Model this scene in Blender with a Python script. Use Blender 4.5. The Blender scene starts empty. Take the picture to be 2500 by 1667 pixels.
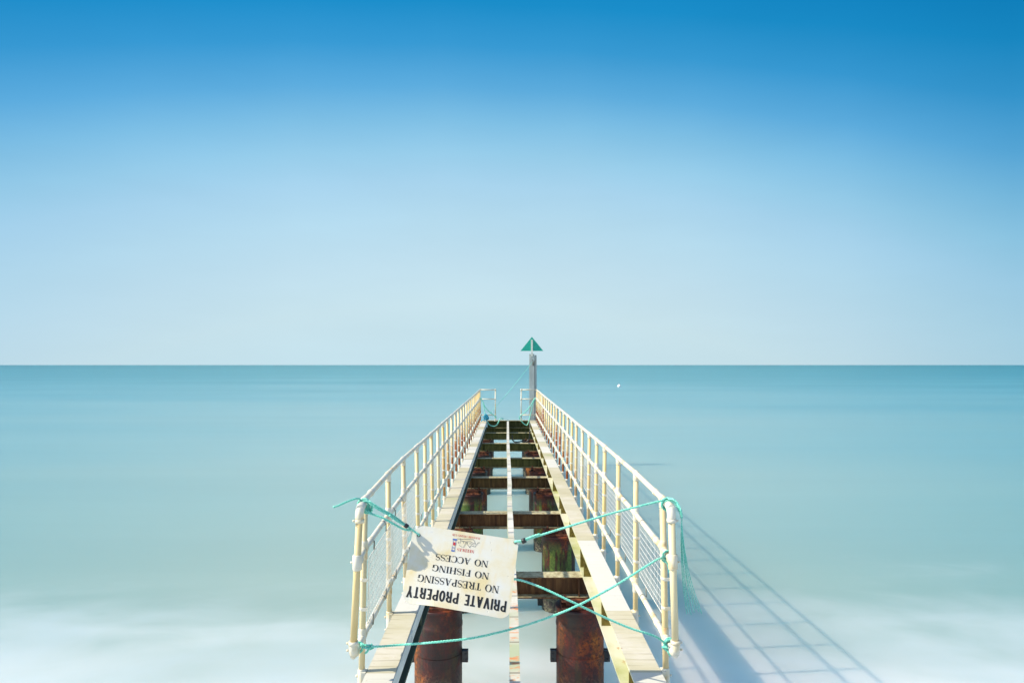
import bpy, bmesh, math, random
from mathutils import Vector, Matrix, noise as mnoise
random.seed(7)
S = bpy.context.scene
COL = S.collection
PI = math.pi
V = Vector

# ------------------------------------------------------------------ camera
CZ = 3.53                       # eye height over the water
CAMLOC = V((0.0, -0.05, CZ))
PITCH = math.atan((891.0 - 833.5) / 1666.67)
YAW = math.atan((1250 - 1238.4) / 1666.67)
FPX = 1666.67
cam = bpy.data.cameras.new('camera'); cam.lens = 24.0; cam.sensor_width = 36.0
cam.clip_start = 0.05; cam.clip_end = 120000
camo = bpy.data.objects.new('camera', cam); COL.objects.link(camo); S.camera = camo
camo.location = CAMLOC
camo.rotation_euler = (PI / 2 + PITCH, 0, -YAW)
CAMROT = camo.rotation_euler.to_matrix()

# ------------------------------------------------------------------ sky and sun
SUN = V((-1.172, -0.135, 1.0)).normalized()
EL = math.asin(SUN.z); AZ = math.atan2(SUN.x, SUN.y)
W = bpy.data.worlds.new('World'); S.world = W; W.use_nodes = True
nt = W.node_tree; bg = nt.nodes['Background']
sky = nt.nodes.new('ShaderNodeTexSky'); sky.sky_type = 'NISHITA'; sky.sun_disc = False
sky.sun_elevation = EL; sky.sun_rotation = AZ
sky.air_density = 1.0; sky.dust_density = 0.6; sky.ozone_density = 1.5
geo = nt.nodes.new('ShaderNodeTexCoord')
sep = nt.nodes.new('ShaderNodeSeparateXYZ'); nt.links.new(geo.outputs['Generated'], sep.inputs[0])
def wmath(op, x, y=None, z=None, clamp=False):
    m = nt.nodes.new('ShaderNodeMath'); m.operation = op; m.use_clamp = clamp
    for i, v in enumerate((x, y, z)):
        if v is None: continue
        if isinstance(v, (int, float)): m.inputs[i].default_value = v
        else: nt.links.new(v, m.inputs[i])
    return m.outputs[0]


def wramp(fac, stops):
    r = nt.nodes.new('ShaderNodeValToRGB'); nt.links.new(fac, r.inputs[0]); cr = r.color_ramp
    cr.elements[0].position = stops[0][0]; cr.elements[0].color = (*stops[0][1], 1)
    cr.elements[1].position = stops[-1][0]; cr.elements[1].color = (*stops[-1][1], 1)
    for p, c in stops[1:-1]:
        e = cr.elements.new(p); e.color = (*c, 1)
    return r.outputs[0]


def lin(c, k=1 / .27):
    return tuple((((v / 255 + .055) / 1.055) ** 2.4 if v > 10 else v / 255 / 12.92) * k for v in c)


# the seaward quarter of the sky: pale haze over the horizon deepening to a strong polarised blue overhead, with lens falloff painted in towards the sides
az = nt.nodes.new('ShaderNodeCombineXYZ'); nt.links.new(sep.outputs['X'], az.inputs[0]); nt.links.new(sep.outputs['Y'], az.inputs[1])
azn = nt.nodes.new('ShaderNodeVectorMath'); azn.operation = 'NORMALIZE'; nt.links.new(az.outputs[0], azn.inputs[0])
azs = nt.nodes.new('ShaderNodeSeparateXYZ'); nt.links.new(azn.outputs[0], azs.inputs[0])
side = wramp(wmath('MULTIPLY_ADD', azs.outputs[0], .5, .5), [(.0, (.17,) * 3), (.20, (.11,) * 3), (.265, (.062,) * 3), (.35, (.02,) * 3), (.45, (.0,) * 3), (.55, (.012,) * 3), (.635, (.045,) * 3), (.725, (.10,) * 3), (.80, (.165,) * 3), (1.0, (.24,) * 3)])
zup = wmath('MAXIMUM', sep.outputs['Z'], 0.0)
zz = wmath('ADD', zup, wmath('MULTIPLY', side, wmath('MULTIPLY_ADD', zup, -1.2, 1.12)))
PROF = [(0, (197, 226, 237)), (.09, (199, 226, 236)), (.15, (191, 222, 237)), (.212, (180, 218, 238)), (.26, (168, 212, 238)), (.30, (151, 205, 235)), (.34, (127, 192, 230)),
        (.381, (94, 174, 224)), (.43, (56, 155, 213)), (.476, (27, 142, 203)), (.53, (8, 129, 194)), (.60, (0, 115, 184)), (.72, (4, 108, 178)), (1.0, (30, 110, 175))]
view = wramp(zz, [(p, lin(c)) for p, c in PROF])
wisp = nt.nodes.new('ShaderNodeTexNoise'); wisp.inputs['Scale'].default_value = 1.6; wisp.inputs['Detail'].default_value = 5; wisp.inputs['Roughness'].default_value = .6
wm = nt.nodes.new('ShaderNodeMapping'); wm.inputs['Scale'].default_value = (1.0, 1.0, 4.0); wm.inputs['Rotation'].default_value = (0.05, .12, 0)
nt.links.new(geo.outputs['Generated'], wm.inputs[0]); nt.links.new(wm.outputs[0], wisp.inputs['Vector'])
wk = wmath('MULTIPLY_ADD', wisp.outputs[0], .16, .92)
dim = nt.nodes.new('ShaderNodeVectorMath'); dim.operation = 'MULTIPLY'; nt.links.new(view, dim.inputs[0])
nt.links.new(wramp(wmath('MULTIPLY_ADD', azs.outputs[0], .5, .5), [(.0, (.9, .9, .88)), (.20, (.95, .96, .97)), (.35, (1, 1, 1)), (.62, (1, .99, .98)), (.725, (.94, .95, .95)), (.80, (.84, .89, .89)), (1.0, (.84, .88, .88))]), dim.inputs[1])
vm = nt.nodes.new('ShaderNodeVectorMath'); vm.operation = 'SCALE'; nt.links.new(dim.outputs[0], vm.inputs[0]); nt.links.new(wk, vm.inputs['Scale'])
fwd = nt.nodes.new('ShaderNodeMapRange'); fwd.interpolation_type = 'SMOOTHSTEP'; nt.links.new(azs.outputs[1], fwd.inputs[0])
fwd.inputs[1].default_value = .25; fwd.inputs[2].default_value = .72
hi = nt.nodes.new('ShaderNodeMapRange'); hi.interpolation_type = 'SMOOTHSTEP'; nt.links.new(sep.outputs['Z'], hi.inputs[0])
hi.inputs[1].default_value = .85; hi.inputs[2].default_value = .58
mixw = nt.nodes.new('ShaderNodeMix'); mixw.data_type = 'RGBA'
nt.links.new(wmath('MULTIPLY', fwd.outputs[0], hi.outputs[0]), mixw.inputs[0])
nt.links.new(sky.outputs[0], mixw.inputs[6]); nt.links.new(vm.outputs[0], mixw.inputs[7])
nt.links.new(mixw.outputs[2], bg.inputs[0]); bg.inputs[1].default_value = 0.15
sl = bpy.data.lights.new('sun', 'SUN'); sl.energy = 4.2; sl.angle = math.radians(0.53); sl.color = (1.0, 0.90, 0.73)
slo = bpy.data.objects.new('sun', sl); COL.objects.link(slo); slo.location = (-30, 0, 30)
slo.rotation_euler = SUN.to_track_quat('Z', 'Y').to_euler()
S.view_settings.view_transform = 'Standard'; S.view_settings.look = 'None'
S.view_settings.gamma = 1.0; S.view_settings.exposure = 0.85
S.render.engine = 'CYCLES'
S.cycles.use_denoising = True
S.cycles.max_bounces = 6


def P(u, v, y):
    """the point at depth y along the pier seen at photo pixel (u, v)"""
    r = CAMROT @ V(((u - 1250) / FPX, (833.5 - v) / FPX, -1))
    return CAMLOC + r * ((y - CAMLOC.y) / r.y)


# ------------------------------------------------------------------ materials
class NB:
    def __init__(s, name):
        s.m = bpy.data.materials.new(name); s.m.use_nodes = True
        s.t = s.m.node_tree; s.p = s.t.nodes['Principled BSDF']
        s.tc = s.t.nodes.new('ShaderNodeTexCoord'); s.geo = s.t.nodes.new('ShaderNodeNewGeometry')

    def n(s, typ, **kw):
        x = s.t.nodes.new('ShaderNode' + typ)
        for k, v in kw.items(): setattr(x, k, v)
        return x

    def l(s, a, b): s.t.links.new(a, b)

    def mapped(s, scale, src=None, loc=(0, 0, 0)):
        m = s.n('Mapping'); m.inputs['Scale'].default_value = scale; m.inputs['Location'].default_value = loc
        s.l(src or s.geo.outputs['Position'], m.inputs[0]); return m.outputs[0]

    def noise(s, scale, detail=4, rough=.55, vec=None, dist=0):
        x = s.n('TexNoise'); x.inputs['Scale'].default_value = scale; x.inputs['Detail'].default_value = detail
        x.inputs['Roughness'].default_value = rough; x.inputs['Distortion'].default_value = dist
        s.l(vec if vec is not None else s.geo.outputs['Position'], x.inputs['Vector']); return x.outputs[0]

    def ramp(s, fac, stops, interp='LINEAR'):
        r = s.n('ValToRGB'); s.l(fac, r.inputs[0]); c = r.color_ramp; c.interpolation = interp
        def col(k): return (*k, 1) if hasattr(k, '__len__') else (k, k, k, 1)
        c.elements[0].position = stops[0][0]; c.elements[0].color = col(stops[0][1])
        c.elements[1].position = stops[-1][0]; c.elements[1].color = col(stops[-1][1])
        for p, k in stops[1:-1]:
            e = c.elements.new(p); e.color = col(k)
        return r.outputs[0]

    def mix(s, fac, a, b, mode='MIX'):
        x = s.n('Mix', data_type='RGBA', blend_type=mode)
        for inp, v in ((x.inputs[0], fac), (x.inputs[6], a), (x.inputs[7], b)):
            if hasattr(v, 'links') or hasattr(v, 'is_output'): s.l(v, inp)
            elif isinstance(v, (int, float)): inp.default_value = v if inp == x.inputs[0] else (v, v, v, 1)
            else: inp.default_value = (*v, 1)
        return x.outputs[2]

    def math(s, op, a, b=0.0, c=None, clamp=False):
        x = s.n('Math', operation=op, use_clamp=clamp)
        for i, v in enumerate((a, b) if c is None else (a, b, c)):
            if isinstance(v, (int, float)): x.inputs[i].default_value = v
            else: s.l(v, x.inputs[i])
        return x.outputs[0]

    def maprange(s, v, a, b, c=0.0, d=1.0):
        x = s.n('MapRange'); s.l(v, x.inputs[0])
        for i, k in enumerate((a, b, c, d)): x.inputs[i + 1].default_value = k
        return x.outputs[0]

    def xyz(s):
        x = s.n('SeparateXYZ'); s.l(s.geo.outputs['Position'], x.inputs[0]); return x.outputs

    def bump(s, h, strength=.4, dist=.005):
        b = s.n('Bump'); b.inputs['Strength'].default_value = strength; b.inputs['Distance'].default_value = dist
        s.l(h, b.inputs['Height']); s.l(b.outputs[0], s.p.inputs['Normal'])

    def out(s, col, rough=.5, spec=.5, metal=0.0):
        if hasattr(col, 'is_output'): s.l(col, s.p.inputs['Base Color'])
        else: s.p.inputs['Base Color'].default_value = (*col, 1)
        if hasattr(rough, 'is_output'): s.l(rough, s.p.inputs['Roughness'])
        else: s.p.inputs['Roughness'].default_value = rough
        s.p.inputs['Specular IOR Level'].default_value = spec; s.p.inputs['Metallic'].default_value = metal
        return s.m


def mat_rail():
    b = NB('weathered_white_rail_paint')
    n1 = b.noise(9, 5, .6); n2 = b.noise(55, 4, .7)
    c = b.ramp(n1, [(.3, (.52, .50, .42)), (.48, (.59, .56, .465)), (.60, (.58, .50, .33)), (.68, (.50, .34, .16)), (.76, (.34, .17, .07))])
    sp = b.ramp(n2, [(.60, 0), (.72, 1)])
    c = b.mix(b.math('MULTIPLY', sp, .5), c, (.42, .30, .18))
    b.bump(n2, .25, .002)
    return b.out(c, .42, .45)


def mat_post():
    b = NB('cream_post_paint')
    x = b.xyz()
    oi = b.n('ObjectInfo')
    base = b.ramp(oi.outputs['Random'], [(0, (.60, .49, .25)), (.35, (.57, .41, .155)), (.65, (.60, .53, .34)), (1, (.54, .36, .12))])
    streak = b.noise(1, 5, .65, b.mapped((42, 42, 5)))
    c = b.mix(b.ramp(streak, [(.52, 0), (.74, .75)]), base, (.60, .57, .47))
    # rust: little near the shore end, heavy low down on the far posts
    far = b.maprange(x[1], 9.0, 12.0)
    low = b.maprange(x[2], 2.45, 1.75)
    k = b.math('MULTIPLY', far, b.math('ADD', b.math('MULTIPLY', low, .85), .12))
    k = b.math('ADD', k, b.math('MULTIPLY', b.math('SUBTRACT', streak, .55), 1.6))
    k = b.math('ADD', k, b.math('MULTIPLY', b.math('SUBTRACT', oi.outputs['Random'], .5), .5))
    msk = b.ramp(k, [(.30, 0), (.62, 1)])
    rust = b.ramp(b.noise(60, 4, .7), [(.3, (.12, .032, .018)), (.5, (.34, .095, .030)), (.7, (.52, .20, .05))])
    c = b.mix(msk, c, rust)
    b.bump(b.noise(90, 3, .7), .2, .002)
    return b.out(c, .5, .35)


def mat_beam_top():
    b = NB('worn_beam_top_paint')
    x = b.xyz()
    n1 = b.noise(1, 5, .6, b.mapped((1.2, 1.9, 1)))
    c = b.ramp(n1, [(.3, (.28, .32, .16)), (.42, (.40, .37, .25)), (.55, (.45, .42, .31)), (.66, (.50, .47, .39)), (.78, (.41, .35, .21))])
    # transverse ghost lines left by lifted planks
    yy = b.math('ADD', x[1], b.math('MULTIPLY', b.noise(3, 2, .5), .035))
    ph = b.math('FRACT', b.math('DIVIDE', yy, .088))
    ln = b.math('ABSOLUTE', b.math('SUBTRACT', ph, .5))
    line = b.ramp(ln, [(0.0, 1), (.07, .55), (.16, 0)])
    brk = b.ramp(b.noise(1, 4, .6, b.mapped((3, 9, 1))), [(.42, 0), (.62, 1)])
    c = b.mix(b.math('MULTIPLY', b.math('MULTIPLY', line, brk), .75), c, (.24, .20, .12))
    fine = b.noise(1, 4, .7, b.mapped((4, 70, 4)))
    c = b.mix(b.ramp(fine, [(.54, 0), (.75, .55)]), c, (.38, .35, .20))
    # bare whiter and greener paint lengths
    blk = b.n('TexNoise', noise_dimensions='1D'); blk.inputs['Scale'].default_value = .55; blk.inputs['Detail'].default_value = 1
    b.l(b.math('ADD', b.math('MULTIPLY', b.math('FLOOR', b.math('DIVIDE', x[1], 1.06)), 1.77), 3.1), blk.inputs['W'])
    c = b.mix(b.ramp(blk.outputs[0], [(.52, 0), (.6, .7)], 'EASE'), c, (.55, .555, .535))
    edge = b.noise(8, 3, .6)
    spots = b.ramp(b.noise(26, 2, .5), [(.72, 0), (.77, 1)])
    c = b.mix(b.math('MULTIPLY', spots, .6), c, (.30, .12, .05))
    b.bump(b.math('ADD', fine, line), .35, .003)
    return b.out(c, .6, .3)


def mat_joist_top():
    b = NB('rust_barred_joist_paint')
    x = b.xyz()
    n1 = b.noise(1, 5, .6, b.mapped((1.2, 1.5, 1), loc=(4, 0, 0)))
    c = b.ramp(n1, [(.34, (.34, .38, .25)), (.46, (.46, .44, .36)), (.6, (.55, .54, .49))])
    bars = b.noise(1, 4, .7, b.mapped((5, 11, 4)))
    near = b.maprange(x[1], 8.2, 6.0)
    k = b.math('MULTIPLY', b.ramp(bars, [(.53, 0), (.62, 1)]), near)
    c = b.mix(k, c, (.52, .20, .07))
    ph = b.math('FRACT', b.math('DIVIDE', x[1], .47))
    c = b.mix(b.ramp(ph, [(0, 1), (.03, 1), (.05, 0), (1, 0)]), c, (.20, .18, .14))
    return b.out(c, .6, .3)


def mat_beam_side():
    b = NB('green_stained_cream_steel')
    n1 = b.noise(1, 5, .6, b.mapped((2, 1.6, 5)))
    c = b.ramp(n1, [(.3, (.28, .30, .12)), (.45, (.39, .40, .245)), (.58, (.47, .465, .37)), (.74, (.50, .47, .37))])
    r = b.ramp(b.noise(14, 4, .7), [(.62, 0), (.70, 1)])
    c = b.mix(b.math('MULTIPLY', r, .8), c, (.28, .13, .03))
    return b.out(c, .6, .3)


def mat_lip():
    b = NB('grey_green_beam_lip')
    c = b.ramp(b.noise(1, 4, .6, b.mapped((3, 2.2, 9))), [(.35, (.42, .47, .47)), (.6, (.58, .62, .60)), (.75, (.46, .45, .36))])
    return b.out(c, .55, .35)


def mat_shaded_steel():
    b = NB('shaded_beam_steel')  # shade on the left beam's sides put into a darker steel colour
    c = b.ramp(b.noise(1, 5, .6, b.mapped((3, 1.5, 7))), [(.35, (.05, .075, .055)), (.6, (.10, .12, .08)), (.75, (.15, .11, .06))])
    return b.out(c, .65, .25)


def mat_girder():
    b = NB('rusted_girder_steel')
    x = b.xyz()
    st = b.noise(1, 5, .65, b.mapped((22, 22, 2.6)))
    brown = b.ramp(st, [(.32, (.036, .014, .006)), (.5, (.085, .038, .015)), (.68, (.155, .078, .030))])
    green = b.ramp(st, [(.32, (.046, .045, .012)), (.5, (.085, .082, .023)), (.68, (.13, .12, .04))])
    far = b.maprange(b.math('ADD', x[1], b.math('MULTIPLY', b.noise(2, 3, .5), 3)), 14.0, 17.5)
    c = b.mix(far, brown, green)
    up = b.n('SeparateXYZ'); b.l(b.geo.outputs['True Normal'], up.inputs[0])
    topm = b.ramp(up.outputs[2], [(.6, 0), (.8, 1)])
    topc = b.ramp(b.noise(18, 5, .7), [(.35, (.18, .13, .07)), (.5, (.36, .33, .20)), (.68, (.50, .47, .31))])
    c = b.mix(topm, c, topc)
    b.bump(b.noise(40, 4, .7), .3, .003)
    return b.out(c, .7, .25)


def mat_pile():
    b = NB('rusty_pile_steel')
    x = b.xyz()
    n1 = b.noise(2.6, 6, .68, b.mapped((1, 1, .7)))
    n2 = b.noise(34, 6, .75)
    c = b.ramp(n1, [(.36, (.012, .003, .003)), (.45, (.046, .007, .005)), (.54, (.105, .016, .007)), (.605, (.25, .052, .006)), (.72, (.42, .13, .012))])
    c = b.mix(b.ramp(n2, [(.40, .85), (.56, 0)]), c, (.018, .007, .007))
    # green weed from the second bent outwards, in upright patches
    g = b.noise(1, 5, .6, b.mapped((7, 7, 1.1)))
    mid = b.math('MULTIPLY', b.maprange(x[1], 8.0, 9.4), b.maprange(x[1], 15, 12.2))
    gm = b.math('MULTIPLY', b.ramp(g, [(.46, 0), (.55, 1)]), b.maprange(x[2], 1.02, .86))
    gcol = b.ramp(n2, [(.35, (.035, .07, .012)), (.6, (.12, .20, .03)), (.75, (.24, .24, .06))])
    c = b.mix(b.math('MULTIPLY', gm, b.math('MULTIPLY', b.math('ADD', mid, .12, clamp=True), .8)), c, gcol)
    wet = b.maprange(b.math('ADD', x[2], b.math('MULTIPLY', g, .35)), .62, .34)
    c = b.mix(wet, c, b.mix(b.ramp(n2, [(.5, 0), (.62, 1)]), (.028, .022, .02), (.17, .17, .10)))
    b.bump(n2, .6, .006)
    return b.out(c, b.ramp(n1, [(.3, .35), (.6, .7)]), .4)


def mat_pilecap():
    b = NB('rusty_cap_steel')
    c = b.ramp(b.noise(16, 6, .7), [(.34, (.03, .010, .008)), (.5, (.10, .032, .017)), (.62, (.22, .075, .035)), (.75, (.36, .17, .06))])
    b.bump(b.noise(60, 4, .7), .6, .006)
    return b.out(c, .7, .3)


def mat_plain(name, col, rough=.5, spec=.4, var=.12, scale=20, metal=0.0):
    b = NB(name)
    d = tuple(max(0, k * (1 - var * 2)) for k in col); e = tuple(min(1, k * (1 + var)) for k in col)
    c = b.ramp(b.noise(scale, 4, .6), [(.35, d), (.5, col), (.65, e)])
    return b.out(c, rough, spec, metal)


def mat_rope():
    b = NB('teal_rope_fibre')
    n = b.noise(160, 3, .7); m = b.noise(5, 3, .5)
    c = b.ramp(n, [(.33, (.05, .36, .28)), (.5, (.15, .57, .45)), (.68, (.42, .76, .62))])
    c = b.mix(b.ramp(m, [(.5, 0), (.7, .4)]), c, (.42, .70, .56))
    return b.out(c, .65, .3)


def mat_sign():
    b = NB('stained_white_sign_board')
    uv = b.tc.outputs['UV']
    n1 = b.noise(2.3, 4, .55, uv); n2 = b.noise(1, 4, .6, b.mapped((9, 2, 1), uv))
    c = b.ramp(n1, [(.36, (.58, .575, .52)), (.5, (.59, .55, .43)), (.64, (.57, .48, .27))])
    c = b.mix(b.ramp(n2, [(.56, 0), (.72, .5)]), c, (.62, .48, .24))
    s = b.xyzuv = None
    v = b.n('TexVoronoi'); v.inputs['Scale'].default_value = 11; b.l(uv, v.inputs['Vector'])
    pit = b.ramp(v.outputs['Distance'], [(.0, 1), (.07, .8), (.11, 0)])
    gate = b.ramp(b.noise(5, 1, .5, uv), [(.5, 0), (.6, 1)])
    pit = b.math('MULTIPLY', pit, gate)
    c = b.mix(b.math('MULTIPLY', pit, .35), c, (.46, .40, .28))
    b.bump(pit, .6, -.004)
    return b.out(c, .38, .45)


def mat_water():
    b = NB('milky_sea_water')
    x = b.xyz()
    dist = b.math('MAXIMUM', x[1], 1.0)
    lg = b.math('LOGARITHM', dist, 10.0)                          # 0 at 1 m, 1 at 10 m, 2 at 100 m, 4 at 10 km
    # long smeared bands and patches of sediment
    band = b.noise(1, 4, .55, b.mapped((.012, .05, 1)))
    band2 = b.noise(1, 4, .5, b.mapped((.0012, .006, 1)))
    patch = b.noise(1, 3, .5, b.mapped((.06, .09, 1)))
    t = b.math('ADD', lg, b.math('MULTIPLY', b.math('SUBTRACT', band, .5), .9))
    t = b.math('ADD', t, b.math('MULTIPLY', b.math('SUBTRACT', patch, .5), .3))
    t = b.math('ADD', t, b.math('MULTIPLY', b.math('SUBTRACT', band2, .5), .4))
    f = b.maprange(t, .8, 4.2)
    c = b.ramp(f, [(0, (.235, .315, .28)), (.06, (.225, .318, .285)), (.14, (.210, .318, .302)), (.22, (.185, .312, .315)), (.32, (.122, .275, .298)),
                   (.45, (.055, .215, .240)), (.7, (.030, .175, .192)), (1, (.026, .155, .172))])
    # faint drawn-out streaks left by moving swell
    st = b.noise(1, 5, .65, b.mapped((.035, .42, 1)), .3); st2 = b.noise(1, 5, .6, b.mapped((.006, .06, 1)), .3)
    c = b.mix(1.0, c, b.ramp(st, [(.3, (.955, .965, .97)), (.7, (1.035, 1.03, 1.03))]), 'MULTIPLY')
    c = b.mix(1.0, c, b.ramp(st2, [(.3, (.90, .95, .96)), (.7, (1.06, 1.03, 1.03))]), 'MULTIPLY')
    # edge falloff of the view painted into the sea colour, darker to both sides
    wx = b.math('DIVIDE', b.math('ABSOLUTE', b.math('SUBTRACT', x[0], b.math('MULTIPLY', dist, -.05))), b.math('ADD', dist, 5.0))
    wx = b.math('ADD', wx, b.math('MULTIPLY', b.math('SUBTRACT', band, .5), .35))
    c = b.mix(b.ramp(wx, [(.18, 0), (.85, 1)]), c, (.58, .84, .91), 'MULTIPLY')
    # swash foam close to the shore, drawn out by the long exposure
    sw = b.noise(1, 3, .5, b.mapped((.22, .5, 1)), .5)
    sw2 = b.noise(1, 4, .55, b.mapped((.55, .8, 1), loc=(3, 1, 0)), .5)
    k = b.math('ADD', dist, b.math('MULTIPLY', b.math('SUBTRACT', sw, .5), 5.5))
    k = b.math('ADD', k, b.math('MULTIPLY', b.math('SUBTRACT', sw2, .5), 5.0))
    foam = b.n('MapRange', interpolation_type='SMOOTHSTEP'); b.l(k, foam.inputs[0])
    foam.inputs[1].default_value = 11.8; foam.inputs[2].default_value = 4.3
    foamc = b.ramp(sw2, [(.3, (.45, .52, .545)), (.65, (.63, .66, .67))])
    c = b.mix(foam.outputs[0], c, foamc)
    b.out(c, .34, .35)
    b.p.subsurface_method = 'BURLEY'
    b.p.inputs['Subsurface Weight'].default_value = .8
    b.p.inputs['Subsurface Radius'].default_value = (.35, .7, .85)
    b.p.inputs['Subsurface Scale'].default_value = 3.2
    return b.m


def mat_beacon():
    b = NB('galvanised_grey_steel')
    c = b.ramp(b.noise(1, 4, .6, b.mapped((6, 6, 1.2))), [(.35, (.32, .35, .33)), (.55, (.43, .46, .43)), (.75, (.38, .34, .26))])
    return b.out(c, .55, .4)


M = dict(stiff=mat_plain('olive_brown_stiffener_shade', (.15, .115, .025), .7, .25, .25, 30), rail=mat_rail(), post=mat_post(), btop=mat_beam_top(), jtop=mat_joist_top(), bside=mat_beam_side(), lip=mat_lip(),  # stiff: shade on the camera-facing plates painted in as olive brown
         dark=mat_shaded_steel(), girder=mat_girder(), pile=mat_pile(), cap=mat_pilecap(), rope=mat_rope(), sign=mat_sign(),
         water=mat_water(), beacon=mat_beacon(),
         clamp=mat_plain('black_clamp_coating', (.012, .012, .014), .35, .5),
         ink=mat_plain('black_sign_ink', (.012, .012, .012), .45, .4, .05),
         red=mat_plain('red_sign_ink', (.50, .045, .03), .45, .4, .08),
         blue=mat_plain('blue_sign_ink', (.06, .13, .38), .45, .4, .08),
         grey=mat_plain('grey_sign_ink', (.10, .11, .12), .45, .4, .08),
         tape=mat_plain('black_tape', (.01, .01, .012), .4, .5),
         bluerope=mat_plain('bright_blue_twine', (.03, .32, .48), .6, .3, .2, 60),
         wire=mat_plain('white_coated_wire', (.58, .58, .53), .4, .4, .1, 40),
         clip=mat_plain('dark_wire_clip', (.16, .16, .13), .5, .4),
         bolt=mat_plain('grey_bolt_steel', (.30, .30, .30), .4, .5),
         green=mat_plain('green_topmark_paint', (.006, .34, .24), .4, .4, .06, 8),
         staff=mat_plain('pale_staff_paint', (.62, .62, .54), .5, .4, .1, 12),
         buoy=mat_plain('white_buoy_paint', (.78, .78, .76), .4, .4, .06),
         hose=mat_plain('black_rubber_hose', (.012, .013, .015), .4, .4))


# ------------------------------------------------------------------ mesh helpers
class MB:
    def __init__(s): s.bm = bmesh.new(); s.uv = None

    def box(s, a, b, mi=0):
        x0, y0, z0 = a; x1, y1, z1 = b
        vs = [s.bm.verts.new(p) for p in ((x0, y0, z0), (x1, y0, z0), (x1, y1, z0), (x0, y1, z0), (x0, y0, z1), (x1, y0, z1), (x1, y1, z1), (x0, y1, z1))]
        for f in ((0, 3, 2, 1), (4, 5, 6, 7), (0, 1, 5, 4), (1, 2, 6, 5), (2, 3, 7, 6), (3, 0, 4, 7)):
            fc = s.bm.faces.new([vs[i] for i in f]); fc.material_index = mi
        return s

    def tube(s, pts, r, n=12, caps=True, mi=0, smooth=True):
        pts = [V(p) for p in pts]
        rs = r if hasattr(r, '__len__') else [r] * len(pts)
        rings = []; up = None
        for i, p in enumerate(pts):
            d = (pts[min(i + 1, len(pts) - 1)] - pts[max(i - 1, 0)])
            if d.length < 1e-9: d = V((0, 0, 1))
            d.normalize()
            if up is None:
                up = d.orthogonal().normalized()
            else:
                up = (up - d * up.dot(d))
                up = up.normalized() if up.length > 1e-6 else d.orthogonal().normalized()
            w = d.cross(up)
            rings.append([s.bm.verts.new(p + (up * math.cos(2 * PI * k / n) + w * math.sin(2 * PI * k / n)) * rs[i]) for k in range(n)])
        for a, b in zip(rings, rings[1:]):
            for k in range(n):
                f = s.bm.faces.new((a[k], a[(k + 1) % n], b[(k + 1) % n], b[k])); f.smooth = smooth; f.material_index = mi
        if caps:
            f = s.bm.faces.new(list(reversed(rings[0]))); f.material_index = mi
            f = s.bm.faces.new(rings[-1]); f.material_index = mi
        return s

    def lathe(s, prof, c=(0, 0, 0), n=32, mi=0, axis='Z'):
        rings = []
        for r, z in prof:
            ring = []
            for k in range(n):
                a = 2 * PI * k / n
                p = V((r * math.cos(a), r * math.sin(a), z))
                ring.append(s.bm.verts.new(p + V(c)))
            rings.append(ring)
        for a, b in zip(rings, rings[1:]):
            for k in range(n):
                f = s.bm.faces.new((a[k], a[(k + 1) % n], b[(k + 1) % n], b[k])); f.smooth = True; f.material_index = mi
        f = s.bm.faces.new(list(reversed(rings[0]))); f.material_index = mi
        f = s.bm.faces.new(rings[-1]); f.material_index = mi
        return s

    def build(s, name, mats, parent=None, bevel=0, autosmooth=False):
        me = bpy.data.meshes.new(name)
        bmesh.ops.recalc_face_normals(s.bm, faces=s.bm.faces)
        s.bm.to_mesh(me); s.bm.free()
        for m in (mats if isinstance(mats, (list, tuple)) else [mats]): me.materials.append(m)
        o = bpy.data.objects.new(name, me); COL.objects.link(o)
        if parent: o.parent = parent
        if bevel:
            b = o.modifiers.new('bevel', 'BEVEL'); b.width = bevel; b.segments = 2; b.limit_method = 'ANGLE'
        return o


def link_copy(o, parent=None, name=None):
    c = o.copy(); COL.objects.link(c)
    if parent: c.parent = parent
    return c


def copy_tree(o, parent=None):
    c = link_copy(o, parent)
    for ch in list(o.children): copy_tree(ch, c)
    return c


def tag(o, label=None, cat=None, group=None, kind=None):
    if label: o['label'] = label
    if cat: o['category'] = cat
    if group: o['group'] = group
    if kind: o['kind'] = kind
    return o


def empty(name, loc=(0, 0, 0)):
    o = bpy.data.objects.new(name, None); o.location = loc; o.empty_display_size = .2; COL.objects.link(o); return o


def spline(pts, seg=10):
    pts = [V(p) for p in pts]
    if len(pts) < 3:
        return [pts[0].lerp(pts[1], i / seg) for i in range(seg + 1)]
    out = []
    ext = [pts[0] * 2 - pts[1]] + pts + [pts[-1] * 2 - pts[-2]]
    for i in range(1, len(ext) - 2):
        p0, p1, p2, p3 = ext[i - 1:i + 3]
        for k in range(seg):
            t = k / seg
            out.append(.5 * ((2 * p1) + (p2 - p0) * t + (2 * p0 - 5 * p1 + 4 * p2 - p3) * t * t + (3 * p1 - p0 - 3 * p2 + p3) * t ** 3))
    out.append(pts[-1]); return out


def resample(pts, step):
    out = [pts[0]]; acc = 0
    for a, b in zip(pts, pts[1:]):
        L = (b - a).length
        if L < 1e-9: continue
        while acc + step <= L:
            acc += step; out.append(a.lerp(b, acc / L))
        acc -= L
    if (out[-1] - pts[-1]).length > step * .3: out.append(pts[-1])
    return out


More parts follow.
